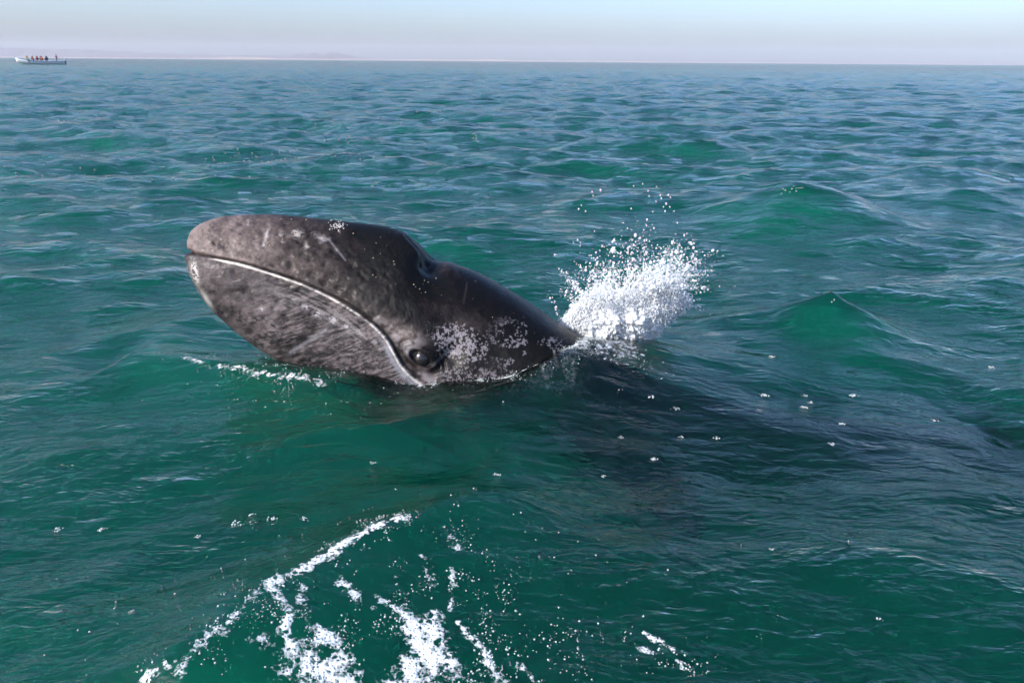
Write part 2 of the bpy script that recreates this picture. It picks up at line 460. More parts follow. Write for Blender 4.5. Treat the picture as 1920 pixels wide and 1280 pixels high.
# concentric hair lines under the lip
cl = fbm(al * 26.0, dm * 0.26, 3, 61, 0.6)
mixc(np.exp(-((dm + 30) / 18) ** 2) * onhead * sstep(.30, .45, al) * (1 - sstep(.66, .8, al)) * sstep(0.5, .62, cl) * .5, (0.19, .175, .175))
mixc(np.exp(-((dm + 28) / 18) ** 2) * onhead * sstep(.30, .45, al) * (1 - sstep(.66, .8, al)) * sstep(0.48, .36, cl) * .6, (0.015, .014, .015))
# shadow line of the mouth gap painted dark, and white lip
mixc(np.where(onhead, np.exp(-((dm - 1.5) / 2.2) ** 2) * mend, 0) * 0.95, (0.010, 0.009, 0.009))
lw = np.interp(al, [0.15, .22, .26, .4, .6, .75, .88, 1.0], [0.0, 1.4, 2.4, 1.7, 1.2, 1.8, 1.7, 1.2]) * (0.3 + 1.5 * n2)
lipn = fbm(al * 70.0, dm * 0.02, 3, 71, 0.6)
lip = np.where(onhead, sstep(lw + 1.5, lw * 0.6, np.abs(dm + 4.0)), 0) * sstep(.15, .22, al) * (1 - sstep(.96, 1.0, al)) * (1 - 0.8 * sstep(.50, .62, lipn) * sstep(.35, .5, al) * (1 - 0.5 * sstep(.68, .8, al)))
mixc(lip * np.clip(0.35 + 1.1 * fbm(al * 38.0, dm * 0.25, 3, 73, .6), 0, 1) * (0.75 + 0.5 * n3), (0.54, 0.49, 0.43))
mixc(np.where(onhead, np.exp(-((dm + 11) / 5) ** 2), 0) * sstep(.66, .78, al) * (1 - sstep(.95, 1, al)) * .75 * (0.5 + n2), (0.17, 0.175, 0.20))
mixc(g(366, 508, 6, 20, -12) * 1.3 * sstep(.35, .5, n3), (0.42, 0.40, 0.38))
mixc(g(388, 562, 4, 18, -30) * .6, (0.40, 0.39, 0.38))  # specular highlight along the lower left chin edge, painted pale
mixc(1 - sstep(0.95, 1.1, er), (0.012, 0.010, 0.010))
mixc(g(768, 655, 6, 10, 40) * .5, (0.24, 0.22, 0.225))
wet = sstep(600, 860, U + 0.35 * (V - 500)) * 0.75 + 0.25 * sstep(690, 740, V)
rough = 0.60 - 0.28 * wet + 0.12 * (n2 - 0.5)

NEARD = NEAR + NRM * disp[..., None]
# mirror to the far side through the plane of symmetry
k = (NEARD - base)
FAR = NEARD + 2 * ((base - NEARD) @ FWD)[..., None] * FWD
nv = NS * NT_
verts = [NEARD.reshape(-1, 3), FAR[:, 1:-1].reshape(-1, 3)]
idx_n = np.arange(nv).reshape(NS, NT_)
idx_f = np.full((NS, NT_), -1); idx_f[:, 0] = idx_n[:, 0]; idx_f[:, -1] = idx_n[:, -1]
idx_f[:, 1:-1] = nv + np.arange(NS * (NT_ - 2)).reshape(NS, NT_ - 2)
def grid_quads(ix):
    return np.stack([ix[:-1, :-1], ix[1:, :-1], ix[1:, 1:], ix[:-1, 1:]], -1).reshape(-1, 4)
q1 = grid_quads(idx_n)[:, ::-1]; q2 = grid_quads(idx_f)
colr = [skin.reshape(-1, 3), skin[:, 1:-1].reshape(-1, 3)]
rgh = [rough.reshape(-1), rough[:, 1:-1].reshape(-1)]
quads = [q1, q2]
off = nv + NS * (NT_ - 2)

def plate(root, tip, chord0, chord1, thick, up, nl=40, nc=28, sweep=0.0, tipround=0.85):
    """a flipper or fluke blade: root and tip points, chord directions, real thickness"""
    out = []
    for i in range(nl):
        f = i / (nl - 1)
        c = (np.array(chord0) * (1 - f) + np.array(chord1) * f)
        c = c * math.sqrt(max(1e-4, 1 - f ** 5)) * (1 + 0.25 * math.sin(math.pi * min(1, f * 1.2)))
        ctr = root * (1 - f) + tip * f + sweep * f * f * np.array(chord0)
        for j in range(nc):
            a = 2 * math.pi * j / nc
            out.append(ctr + c * 0.5 * math.cos(a) + up * thick * (1 - 0.75 * f) * math.sin(a) * (0.6 + 0.4 * math.cos(a)))
    ix = np.arange(nl * nc).reshape(nl, nc); ix = np.concatenate([ix, ix[:, :1]], 1)
    return np.array(out), grid_quads(ix)
axis_r = RIGHT; axis_d = -UP
flip_root = at_depth(1120, 815, D_W - 0.36)
flip_tip = at_depth(1300, 1060, 2.88)
for side in (0, 1):
    v, q = plate(flip_root, flip_tip, 0.52 * (RIGHT * 0.95 - UP * 0.25), 0.26 * (RIGHT * 0.8 - UP * 0.2), 0.05, UP * .8 - FWD * .5)
    if side:
        pl = (at_depth(1130, 830, D_W) - CAM) @ FWD
        v = v - 2 * (((v - CAM) @ FWD) - D_W)[:, None] * FWD
        q = q[:, ::-1]
    verts.append(v); quads.append(q + off); off += len(v)
    n = fbm(v[:, 0] * 14, v[:, 1] * 14 + v[:, 2] * 9, 4, 81)
    cc = np.array([.012, .011, .012]) + np.array([.07, .065, .07]) * sstep(.58, .72, n)[:, None]
    colr.append(cc); rgh.append(np.full(len(v), .35))
tail = at_depth(2360, 812, D_W)
for sgn in (-1, 1):
    v, q = plate(tail, tail + RIGHT * 0.35 - FWD * 0.62 * sgn, 0.36 * RIGHT, 0.14 * RIGHT, 0.035, UP)
    verts.append(v); quads.append(q + off if sgn > 0 else q[:, ::-1] + off); off += len(v)
    colr.append(np.full((len(v), 3), .05)); rgh.append(np.full(len(v), .35))

verts = np.concatenate(verts); quads = np.concatenate(quads); colr = np.concatenate(colr); rgh = np.concatenate(rgh)
wme = np_mesh('body', verts, quads)
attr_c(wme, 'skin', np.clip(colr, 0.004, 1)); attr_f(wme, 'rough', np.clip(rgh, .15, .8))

t = NT('whale_skin')
p = t.n('BsdfPrincipled'); p.inputs['Specular IOR Level'].default_value = 0.10
p.inputs['Coat Weight'].default_value = 0.04; p.inputs['Coat Roughness'].default_value = 0.25
a1 = t.n('Attribute', _attribute_name='skin'); a2 = t.n('Attribute', _attribute_name='rough')
tc = t.n('TexCoord'); nz = t.n('TexNoise', Scale=170.0, Detail=4.0, Roughness=0.65)
t.l(tc.outputs['Object'], nz.inputs['Vector'])
cr = t.n('ValToRGB'); cr.color_ramp.elements[0].position = .3; cr.color_ramp.elements[0].color = (.72, .72, .72, 1); cr.color_ramp.elements[1].position = .7; cr.color_ramp.elements[1].color = (1.28, 1.28, 1.28, 1)
mx = t.n('MixRGB', _blend_type='MULTIPLY', Fac=1.0)
t.l(nz.outputs['Fac'], cr.inputs['Fac']); t.l(a1.outputs['Color'], mx.inputs['Color1']); t.l(cr.outputs['Color'], mx.inputs['Color2'])
t.l(mx.outputs['Color'], p.inputs['Base Color']); t.l(a2.outputs['Fac'], p.inputs['Roughness'])
bp = t.n('Bump', Strength=0.35, Distance=0.004); t.l(nz.outputs['Fac'], bp.inputs['Height'])
t.l(bp.outputs['Normal'], p.inputs['Normal']); t.l(p.outputs['BSDF'], t.out.inputs['Surface'])
wme.materials.append(t.m)

whale = bpy.data.objects.new('whale_calf', None)
wloc = at_depth(900, 830, D_W)
whale.location = wloc
link(whale)
tag(whale, 'dark grey mottled whale calf lifting its head out of the green water', 'whale')
INV = Matrix.Translation(-Vector(wloc))
def whale_part(o):
    o.parent = whale; o.matrix_parent_inverse = INV
    return o
body = bpy.data.objects.new('body', wme); COL.objects.link(body); whale_part(body)

def skin_point(px, py):
    d = (U - px) ** 2 + (V - py) ** 2
    i = np.unravel_index(d.argmin(), d.shape)
    return NEARD[i], NRM[i]

# eye: ball, iris, pupil
def uv_dome(c, n, r, ang, seg_=28, rings=10, squash=1.0):
    n = n / np.linalg.norm(n); a = np.cross(n, UP); a /= np.linalg.norm(a); b = np.cross(n, a)
    vs = [c + n * r * squash]; fs = []
    for i in range(1, rings + 1):
        ph = ang * i / rings
        for j in range(seg_):
            q = 2 * math.pi * j / seg_
            vs.append(c + n * r * squash * math.cos(ph) + r * math.sin(ph) * (a * math.cos(q) + b * math.sin(q)))
    for j in range(seg_):
        fs.append((0, 1 + j, 1 + (j + 1) % seg_))
    for i in range(rings - 1):
        for j in range(seg_):
            A = 1 + i * seg_; B = A + seg_
            fs.append((A + j, B + j, B + (j + 1) % seg_, A + (j + 1) % seg_))
    return vs, fs
ep, en = skin_point(EX, EY)
en = en / np.linalg.norm(en)
mat_eye = simple_mat('eye_ball', (0.012, 0.012, 0.013), 0.16, 0.2, 60.0)
mat_iris = simple_mat('eye_iris', (0.016, 0.012, 0.010), 0.10, 0.3, 120.0)
mat_pupil = simple_mat('eye_pupil', (0.002, 0.002, 0.002), 0.04, 0.1, 60.0)
R_E = 0.052
ec = ep + en * (0.0135 - R_E)
v, f = uv_dome(ec, en, R_E, math.pi * 0.72, 40, 20)
eye = whale_part(mesh_obj('eye', v, f, mat_eye))
look = en * 0.9 - RIGHT * 0.10 - UP * 0.04
v, f = uv_dome(ec, look, R_E + 0.0008, 0.36, 32, 8)
iris = mesh_obj('iris', v, f, mat_iris); iris.parent = eye
v, f = uv_dome(ec, look, R_E + 0.0016, 0.17, 28, 6)
pup = mesh_obj('pupil', v, f, mat_pupil); pup.parent = eye

# barnacle tuft on the crown and tiny yellowish lice / droplets on the skin
mat_barn = simple_mat('barnacle', (0.42, 0.40, 0.38), 0.6, 0.5, 300.0)
mat_lice = simple_mat('whale_lice', (0.34, 0.26, 0.16), 0.4, 0.3, 300.0)
ico = bmesh.new(); bmesh.ops.create_icosphere(ico, subdivisions=1, radius=1.0)
ICO_V = np.array([v.co for v in ico.verts]); ICO_F = np.array([[v.index for v in f.verts] for f in ico.faces]); ico.free()
def beads(centers, radii, stretch=None):
    n = len(centers); centers = np.asarray(centers); radii = np.asarray(radii)
    V_ = ICO_V[None] * radii[:, None, None]
    if stretch is not None:
        # elongate along a direction
        d = stretch / np.maximum(np.linalg.norm(stretch, axis=1, keepdims=True), 1e-9)
        s = np.linalg.norm(stretch, axis=1)
        pr = (V_ * d[:, None, :]).sum(2)
        V_ = V_ + pr[..., None] * d[:, None, :] * s[:, None, None]
    V_ = V_ + centers[:, None, :]
    F_ = ICO_F[None] + (np.arange(n) * len(ICO_V))[:, None, None]
    return V_.reshape(-1, 3), F_.reshape(-1, 3)

cs_, rs_ = [], []
for _ in range(90):
    x = random.gauss(632, 8); y = random.gauss(423, 5)
    P, N_ = skin_point(x, y); cs_.append(P + N_ * random.uniform(-.001, .006)); rs_.append(random.uniform(.0015, .005))
v, tr = beads(cs_, rs_); me = np_mesh('barnacle_tuft', v, tris=tr); me.materials.append(mat_barn)
o = bpy.data.objects.new('barnacle_tuft', me); COL.objects.link(o); whale_part(o); o['kind'] = 'stuff'
cs_, rs_ = [], []
LICE = [(371,446),(378,442),(388,440),(392,428),(468,451),(507,461),(552,482),(608,452),(527,410),(546,411),(574,412),(524,446),(529,449),(548,436),(553,437),(662,438),(714,445),(706,456),(683,467),(713,476),(700,483),(738,490),(740,495),(705,520),(699,516),(805,526),(798,523),(818,518),(776,532),(780,536),(787,540),(799,546),(892,527),(924,595),(390,481)]
for x, y in LICE:
    P, N_ = skin_point(x, y); cs_.append(P + N_ * .001); rs_.append(random.uniform(.0022, .0042))
for _ in range(110):
    x = random.uniform(440, 1040); y = random.uniform(420, 720)
    P, N_ = skin_point(x, y); cs_.append(P); rs_.append(random.uniform(.0007, .0018))
v, tr = beads(cs_, rs_); me = np_mesh('whale_lice', v, tris=tr); me.materials.append(mat_lice)
o = bpy.data.objects.new('whale_lice', me); COL.objects.link(o); whale_part(o); o['kind'] = 'stuff'

# ------------------------------------------------------------------ foam on the water (mask carried by the sea mesh)
WU, WVv = project(WV); infront = (WV - CAM) @ FWD > 0.3
foam = np.zeros(len(WV))
nearsel = np.where(infront & (WV[:, 1] < 14))[0]
fx, fy = WU[nearsel], WVv[nearsel]
wx, wy = WV[nearsel, 0], WV[nearsel, 1]
fn1 = fbm(wx * 9, wy * 9, 4, 101, .6); fn2 = fbm(wx * 34, wy * 34, 3, 105, .6); fn3 = fbm(wx * 90, wy * 90, 2, 108, .6)
lines = [  # traced foam streaks: pixel points mapped to the sea, width in m
    ([(275,1278),(340,1237),(400,1182),(450,1137),(500,1092),(560,1068)], .042, .66),
    ([(500,1092),(560,1068),(600,1048),(650,1013),(690,990),(730,975),(768,967)], .036, 1.0),
    ([(505,1100),(545,1150),(535,1185),(560,1225),(600,1278)], .030, .9),
    ([(575,1235),(610,1262),(640,1280)], .10, .92),
    ([(595,1182),(625,1212),(650,1250),(662,1285)], .045, .95),
    ([(640,1090),(670,1122)], .030, .8), ([(705,1120),(740,1136),(775,1166),(792,1176)], .024, .85),
    ([(800,1190),(800,1215),(810,1235)], .11, 1.0), ([(775,1250),(760,1285)], .10, .95), ([(840,1225),(850,1245)], .06, .85),
    ([(860,1168),(890,1200),(920,1245),(945,1285)], .022, .95), ([(915,1235),(940,1285)], .035, .9),
    ([(790,1040),(812,1092)], .022, .65), ([(845,1065),(850,1105),(845,1145)], .022, .75), ([(850,1010),(858,1030)], .035, .6),
    ([(960,1240),(1012,1278)], .022, .8), ([(1205,1185),(1230,1200),(1262,1216)], .020, .8), ([(1200,1215),(1215,1222)], .025, .8), ([(1270,1243),(1284,1248)], .022, .9),
    ([(1085,1195),(1088,1215)], .016, .8), ([(740,1080),(765,1150)], .015, .5), ([(700,1140),(760,1180)], .02, .6), ([(560,1100),(580,1170)], .035, .65),
    ([(420,1190),(500,1200),(560,1150)], .05, .5), ([(370,1210),(400,1225)], .05, .6), ([(320,1250),(345,1262)], .04, .7),
    ([(340,668),(380,682),(430,690)], .045, .60), ([(440,690),(480,698),(520,704)], .06, .66), ([(530,705),(570,708),(605,715)], .07, .68),
]
fm = np.zeros(len(nearsel)); fdots = np.zeros(len(nearsel))
for pts, wd, s in lines:
    Q = np.array([on_water(*p)[:2] for p in pts])
    d2 = np.full(len(nearsel), 1e9)
    for i in range(len(Q) - 1):
        d = Q[i + 1] - Q[i]; L = d @ d + 1e-9
        tt = np.clip(((wx - Q[i, 0]) * d[0] + (wy - Q[i, 1]) * d[1]) / L, 0, 1)
        d2 = np.minimum(d2, (wx - Q[i, 0] - tt * d[0]) ** 2 + (wy - Q[i, 1] - tt * d[1]) ** 2)
    dd = np.sqrt(d2) / wd
    fm = np.maximum(fm, 0.86 * s * np.exp(-(1.35 * dd * (0.5 + 1.0 * fn1)) ** 2))
    fdots = np.maximum(fdots, min(1, s) * np.exp(-(dd / 3.2) ** 1.0))
foam[nearsel] = np.maximum(foam[nearsel], fm)
# foam collar where the water meets the skin
kd = KDTree(nv // 3 + 1)
flat = NEARD.reshape(-1, 3)[::3]
for i, v in enumerate(flat): kd.insert(v, i)
kd.balance()
csel = np.where(infront & (WV[:, 0] > -2.2) & (WV[:, 0] < 1.0) & (WV[:, 1] > 2.9) & (WV[:, 1] < 5.0))[0]
cd = np.array([kd.find(WV[i])[2] for i in csel])
crgt = sstep(-0.9, 0.1, WV[csel, 0])
cnz = fbm(WV[csel, 0] * 14, WV[csel, 1] * 14, 3, 141, .6)
ccol = np.exp(-(cd / (0.035 + 0.06 * crgt * cnz)) ** 2) * (0.26 + 0.30 * crgt) * (0.35 + 1.2 * cnz)
cprob = np.exp(-(cd / (0.02 + 0.05 * crgt)) ** 2) * (0.25 + crgt) * sstep(.40, .6, cnz)
foam[csel] = np.maximum(foam[csel], ccol)
# foam spreading from the splash
P0 = on_water(1140, 640)
dd = np.hypot((WV[csel, 0] - P0[0]) / .22, (WV[csel, 1] - P0[1]) / .26)
foam[csel] = np.maximum(foam[csel], 0.62 * np.exp(-dd ** 2))

# ------------------------------------------------------------------ sea mesh
ix = np.arange(NR * NC).reshape(NR, NC)
top = grid_quads(ix)[:, ::-1]
per = np.concatenate([ix[0, :], ix[1:, -1], ix[-1, :-1][::-1], ix[1:-1, 0][::-1]])
nb = len(per); low = NR * NC + np.arange(nb)
LV = WV[per].copy(); LV[:, 2] = -9.0
sk = np.stack([per, np.roll(per, -1), np.roll(low, -1), low], 1)[:, ::-1]
cidx = NR * NC + nb
CV = np.array([[0, 6000.0, -9.0]])
bt = np.stack([low, np.roll(low, -1), np.full(nb, cidx)], 1)[:, ::-1]
sv = np.concatenate([WV, LV, CV])
sme = np_mesh('sea', sv, np.concatenate([top, sk]), bt)
bmn = np.zeros(len(sme.polygons) * 3, np.float32); sme.polygons.foreach_get('normal', bmn)
if bmn.reshape(-1, 3)[:len(top), 2].mean() < 0: sme.flip_normals()
attr_f(sme, 'foam', np.concatenate([foam, np.zeros(nb + 1)]))
calm_a = ridge_height(gx, gy)[1]
attr_f(sme, 'calm', np.concatenate([calm_a, np.zeros(nb + 1)]))

t = NT('sea_water')
geo = t.n('NewGeometry')
def noise(scale, detail, rough_, stretch, rot=0.0, dist=0.0):
    mp = t.n('Mapping'); mp.inputs['Scale'].default_value = (stretch[0] * scale, stretch[1] * scale, scale); mp.inputs['Rotation'].default_value = (0, 0, rot)
    t.l(geo.outputs['Position'], mp.inputs['Vector'])
    nz = t.n('TexNoise', Scale=1.0, Detail=detail, Roughness=rough_, Distortion=dist)
    t.l(mp.outputs['Vector'], nz.inputs['Vector'])
    return nz.outputs['Fac']
h0 = noise(0.85, 3.0, .6, (.5, 1.0), .12, .3)
h1 = noise(3.2, 3.0, .55, (.55, 1.0), .35, .4)
h2 = noise(14.0, 3.0, .55, (.42, 1.0), -.30, .6)
h3 = noise(46.0, 2.0, .5, (.5, 1.0), .5, .5)
ac = t.n('Attribute', _attribute_name='calm')
cal = t.n('MapRange'); cal.inputs['To Min'].default_value = 1.0; cal.inputs['To Max'].default_value = 0.55
t.l(ac.outputs['Fac'], cal.inputs['Value'])
b0 = t.n('Bump', Strength=1.0, Distance=0.22); t.l(h0, b0.inputs['Height'])
b1 = t.n('Bump', Strength=1.0, Distance=0.05); t.l(h1, b1.inputs['Height']); t.l(b0.outputs['Normal'], b1.inputs['Normal'])
b2 = t.n('Bump', Strength=1.0, Distance=0.023); t.l(h2, b2.inputs['Height']); t.l(b1.outputs['Normal'], b2.inputs['Normal'])
b3 = t.n('Bump', Strength=1.0, Distance=0.0056); t.l(h3, b3.inputs['Height']); t.l(b2.outputs['Normal'], b3.inputs['Normal'])
for b in (b0, b1, b2, b3): t.l(cal.outputs['Result'], b.inputs['Strength'])
nrm = b3.outputs['Normal']
fr = t.n('Fresnel', IOR=1.34); t.l(nrm, fr.inputs['Normal'])
gl = t.n('BsdfGlossy', Roughness=0.04); t.l(nrm, gl.inputs['Normal'])
rf = t.n('BsdfRefraction', IOR=1.33, Roughness=0.0); t.l(nrm, rf.inputs['Normal'])
tp = t.n('BsdfTransparent')
thr = t.n('MixShader', Fac=0.5); t.l(tp.outputs[0], thr.inputs[1]); t.l(rf.outputs[0], thr.inputs[2])
wat = t.n('MixShader'); t.l(fr.outputs[0], wat.inputs['Fac']); t.l(thr.outputs[0], wat.inputs[1]); t.l(gl.outputs[0], wat.inputs[2])
# foam: bubbly white film broken up by cells
af = t.n('Attribute', _attribute_name='foam')
vo = t.n('TexVoronoi', Scale=120.0, _feature='F1'); t.l(geo.outputs['Position'], vo.inputs['Vector'])
vo2 = t.n('TexVoronoi', Scale=45.0, _feature='F1'); t.l(geo.outputs['Position'], vo2.inputs['Vector'])
vr1 = t.n('MapRange'); vr1.inputs['From Min'].default_value = .45; vr1.inputs['From Max'].default_value = .15; t.l(vo.outputs['Distance'], vr1.inputs['Value'])
vr2 = t.n('MapRange'); vr2.inputs['From Min'].default_value = .40; vr2.inputs['From Max'].default_value = .18; t.l(vo2.outputs['Distance'], vr2.inputs['Value'])
vmx = t.n('Math', _operation='ADD'); t.l(vr1.outputs[0], vmx.inputs[0]); t.l(vr2.outputs[0], vmx.inputs[1])
fz = noise(70.0, 3.0, .65, (1, 1))
fm2 = noise(22.0, 3.0, .6, (1, 1))
s1 = t.n('Math', _operation='MULTIPLY_ADD'); t.l(fm2, s1.inputs[0]); s1.inputs[1].default_value = 1.5; t.l(af.outputs['Fac'], s1.inputs[2])
s2 = t.n('Math', _operation='MULTIPLY_ADD'); t.l(fz, s2.inputs[0]); s2.inputs[1].default_value = 1.0; t.l(s1.outputs[0], s2.inputs[2])
s3 = t.n('Math', _operation='MULTIPLY_ADD'); t.l(vmx.outputs[0], s3.inputs[0]); s3.inputs[1].default_value = -0.32; t.l(s2.outputs[0], s3.inputs[2])
s4 = t.n('MapRange'); s4.inputs['From Min'].default_value = 1.70; s4.inputs['From Max'].default_value = 2.08; t.l(s3.outputs[0], s4.inputs['Value'])
gate = t.n('MapRange'); gate.inputs['From Min'].default_value = 0.10; gate.inputs['From Max'].default_value = 0.35; t.l(af.outputs['Fac'], gate.inputs['Value'])
s5 = t.n('Math', _operation='MULTIPLY'); t.l(s4.outputs[0], s5.inputs[0]); t.l(gate.outputs[0], s5.inputs[1])
fb = t.n('Bump', Strength=0.8, Distance=0.006); t.l(s3.outputs[0], fb.inputs['Height'])
fd = t.n('BsdfPrincipled', Roughness=0.35); fd.inputs['Base Color'].default_value = (0.82, 0.84, 0.83, 1); t.l(fb.outputs['Normal'], fd.inputs['Normal'])
fin = t.n('MixShader'); t.l(s5.outputs[0], fin.inputs['Fac']); t.l(wat.outputs[0], fin.inputs[1]); t.l(fd.outputs[0], fin.inputs[2])
t.l(fin.outputs[0], t.out.inputs['Surface'])
vs = t.n('VolumeScatter', Color=(0.020, 0.60, 0.33, 1), Density=1.15, Anisotropy=0.35)
va = t.n('VolumeAbsorption', Color=(0.0, 0.885, 0.70, 1), Density=1.0)
ad = t.n('AddShader'); t.l(vs.outputs[0], ad.inputs[0]); t.l(va.outputs[0], ad.inputs[1]); t.l(ad.outputs[0], t.out.inputs['Volume'])
sme.materials.append(t.m)
sea = bpy.data.objects.new('sea', sme); link(sea); tag(sea, 'choppy green sea water with small wind waves', 'water', kind='structure')

# ------------------------------------------------------------------ splash behind the whale's back
mat_spray = NT('spray_foam')
p = mat_spray.n('BsdfPrincipled', Roughness=0.55); p.inputs['Base Color'].default_value = (0.93, 0.94, 0.94, 1)
tl = mat_spray.n('BsdfTranslucent', Color=(0.93, 0.95, 0.95, 1)); mxs = mat_spray.n('MixShader', Fac=0.45)
tcn = mat_spray.n('TexCoord'); nzs = mat_spray.n('TexNoise', Scale=150.0, Detail=4.0); mat_spray.l(tcn.outputs['Object'], nzs.inputs['Vector'])
bps = mat_spray.n('Bump', Strength=0.7, Distance=0.006); mat_spray.l(nzs.outputs['Fac'], bps.inputs['Height']); mat_spray.l(bps.outputs['Normal'], p.inputs['Normal'])
mat_spray.l(p.outputs[0], mxs.inputs[1]); mat_spray.l(tl.outputs[0], mxs.inputs[2]); mat_spray.l(mxs.outputs[0], mat_spray.out.inputs['Surface'])
mat_spray = mat_spray.m

SP_Z = D_W + 0.12
C_, R_, S_ = [], [], []
def drop(px, py, z, r, st=None):
    C_.append(at_depth(px, py, z)); R_.append(r); S_.append(np.zeros(3) if st is None else st)
# solid-looking mound of froth: many small blobs filling a leaning dome
poly_top = np.array([(1058,606),(1075,578),(1100,558),(1135,552),(1170,550),(1205,538),(1240,530),(1270,548),(1290,562)], float)
poly_bot = np.array([(1062,614),(1085,634),(1110,652),(1140,668),(1170,668),(1200,655),(1225,632),(1255,603),(1292,566)], float)
def dome(u, w):
    i = min(7, int(u)); f = u - i
    a = poly_top[i] * (1 - f) + poly_top[i + 1] * f; b = poly_bot[i] * (1 - f) + poly_bot[i + 1] * f
    return a * (1 - w) + b * w
for _ in range(24000):
    u = random.random() ** 1.2 * 8; w = random.random() ** 1.1
    if .22 < w < .9 and .6 < u < 5.5 and random.random() < .70: continue
    q = dome(min(u, 7.999), w)
    thick = 0.15 * math.sin(math.pi * min(1, .08 + w * .9)) ** .6 * math.sin(math.pi * min(1, .1 + u / 8.8)) ** .6
    side_ = -1 if random.random() < .75 else 1
    dep = SP_Z + side_ * thick * random.uniform(.75, 1.12)
    spike = 34 * max(0, float(fbm(np.array([q[0] * .045]), np.array([2.0]), 3, 211, .6)[0]) - .38)
    drop(q[0] + random.gauss(0, 4), q[1] + random.gauss(0, 4) - random.random() ** 2 * 3.2 * spike * (w < .3), dep, random.uniform(.0009, .0030) if random.random() < .96 else random.uniform(.003, .0055),
         (RIGHT * random.gauss(.3, .9) + UP * random.gauss(.6, .9)))
# the dense heart of the splash
core = []
NCU, NCW = 110, 80
for su in (-1, 1):
    for i in range(NCU):
        for j in range(NCW):
            u = .35 + 6.6 * i / (NCU - 1); w = .10 + .9 * j / (NCW - 1)
            q = dome(u, w)
            thick = 0.15 * max(0, math.sin(math.pi * j / (NCW - 1))) ** .6 * max(0, math.sin(math.pi * i / (NCU - 1))) ** .6
            core.append((q[0], q[1], SP_Z, su, thick))
core = np.array(core); cn = fbm(core[:, 0] * .06 + core[:, 3] * 9, core[:, 1] * .06, 5, 201, .7) - .5
core = np.array([at_depth(a[0] + 18 * n_, a[1] + 22 * n_, a[2] + a[3] * a[4] * (1 + 1.5 * n_)) for a, n_ in zip(core, cn)])
ci = np.arange(2 * NCU * NCW).reshape(2, NCU, NCW)
cq = np.concatenate([grid_quads(ci[0]), grid_quads(ci[1])[:, ::-1]])
# curling filaments thrown up and right
def arc(x0, y0, vx, vy, n, gdrop, r0, spread, zoff=0.0, zv=0.0):
    for i in range(n):
        t_ = i / max(1, n - 1)
        x = x0 + vx * t_; y = y0 + vy * t_ + gdrop * t_ * t_
        k_ = random.choice((1, 1, 1, 2, 3)) if t_ > .5 else random.choice((1, 2, 2, 3))
        for _ in range(k_):
            s_ = spread * (.3 + t_)
            drop(x + random.gauss(0, s_), y + random.gauss(0, s_), SP_Z + zoff + zv * t_ + random.gauss(0, .02), max(.0012, random.expovariate(1 / (r0 * (1.15 - .6 * t_))) * .7 + .001),
                 (RIGHT * vx - UP * (vy + 2 * gdrop * t_)) / 160.0 * random.uniform(.2, 1.0))
for _ in range(120):
    ph = random.random()
    x0 = 1075 + 190 * ph + random.gauss(0, 8); y0 = np.interp(x0, poly_top[:, 0], poly_top[:, 1]) + 6
    lean = random.gauss(-10 + 60 * ph, 28)
    arc(x0, y0, lean, -random.uniform(15, 110) * (1.1 if .45 < ph else .75), random.randint(18, 46), random.uniform(0, 30), .0023, random.uniform(2, 6), random.gauss(0, .12), random.gauss(0, .15))
# right hand sheet of spray
for _ in range(48):
    x0 = random.uniform(1170, 1255); y0 = random.uniform(520, 585)
    arc(x0, y0, random.uniform(25, 85), random.uniform(-70, -5), random.randint(18, 46), random.uniform(5, 40), .0023, random.uniform(2, 5), random.gauss(0, .1), random.gauss(0, .1))
arc(1240, 560, 85, -18, 50, 0, .004, 4)
arc(1200, 540, 110, -55, 40, 10, .004, 5)
arc(1255, 575, 40, -100, 36, 10, .004, 4)
for cx_, cy_, n_, sp_ in [(1150,470,26,8),(1300,485,26,7),(1295,455,10,5),(1170,475,10,7),(1120,500,34,13),(1140,515,26,10),(1190,465,20,10),(1275,478,14,6),(1225,510,30,10),(1260,500,26,10),(1215,485,14,12)]:
    for _ in range(int(n_ * 1.7)): drop(random.gauss(cx_, sp_), random.gauss(cy_, sp_), SP_Z + random.gauss(0, .06), random.expovariate(1 / .0026) * .6 + .0011, (RIGHT * .1 + UP * .6) * random.uniform(-.2, 1.2))
# loose drops
for _ in range(420):
    x = random.gauss(1195, 62); y = 560 - abs(random.gauss(0, 62))
    drop(x, y, SP_Z + random.gauss(0, .2), random.expovariate(1 / .0019) * .6 + .0008, UP * random.uniform(0, .7))
for x, y in [(1215,358),(1217,368),(1238,366),(1240,372),(1253,366),(1257,370),(1230,378),(1249,382),(1244,388),(1256,388),(1224,397),(1247,396),(1264,396),(1213,412),(1270,418),(1226,428),(1207,431),(1212,423),(1288,438),(1283,441),(1185,450),(1192,461),(1110,360),(1112,367),(1126,357),(1085,392),(1090,385),(1098,396),(1083,450),(1075,455),(1130,461),(1150,463),(1048,504),(1053,509),(1040,478),(1062,512),(1205,345),(1188,349),(1231,350)]:
    drop(x, y, SP_Z + random.gauss(0, .1), random.uniform(.0026, .0046), UP * random.uniform(.2, 1.0))
C_ = np.array(C_); R_ = np.array(R_); S_ = np.array(S_)
v, tr = beads(C_, R_, S_)
cq = cq + len(v); v = np.concatenate([v, core])
me = np_mesh('splash', v, cq, tr); me.materials.append(mat_spray)
o = bpy.data.objects.new('splash', me); link(o)
tag(o, "white splash of spray bursting up behind the whale's back", 'splash', kind='stuff')

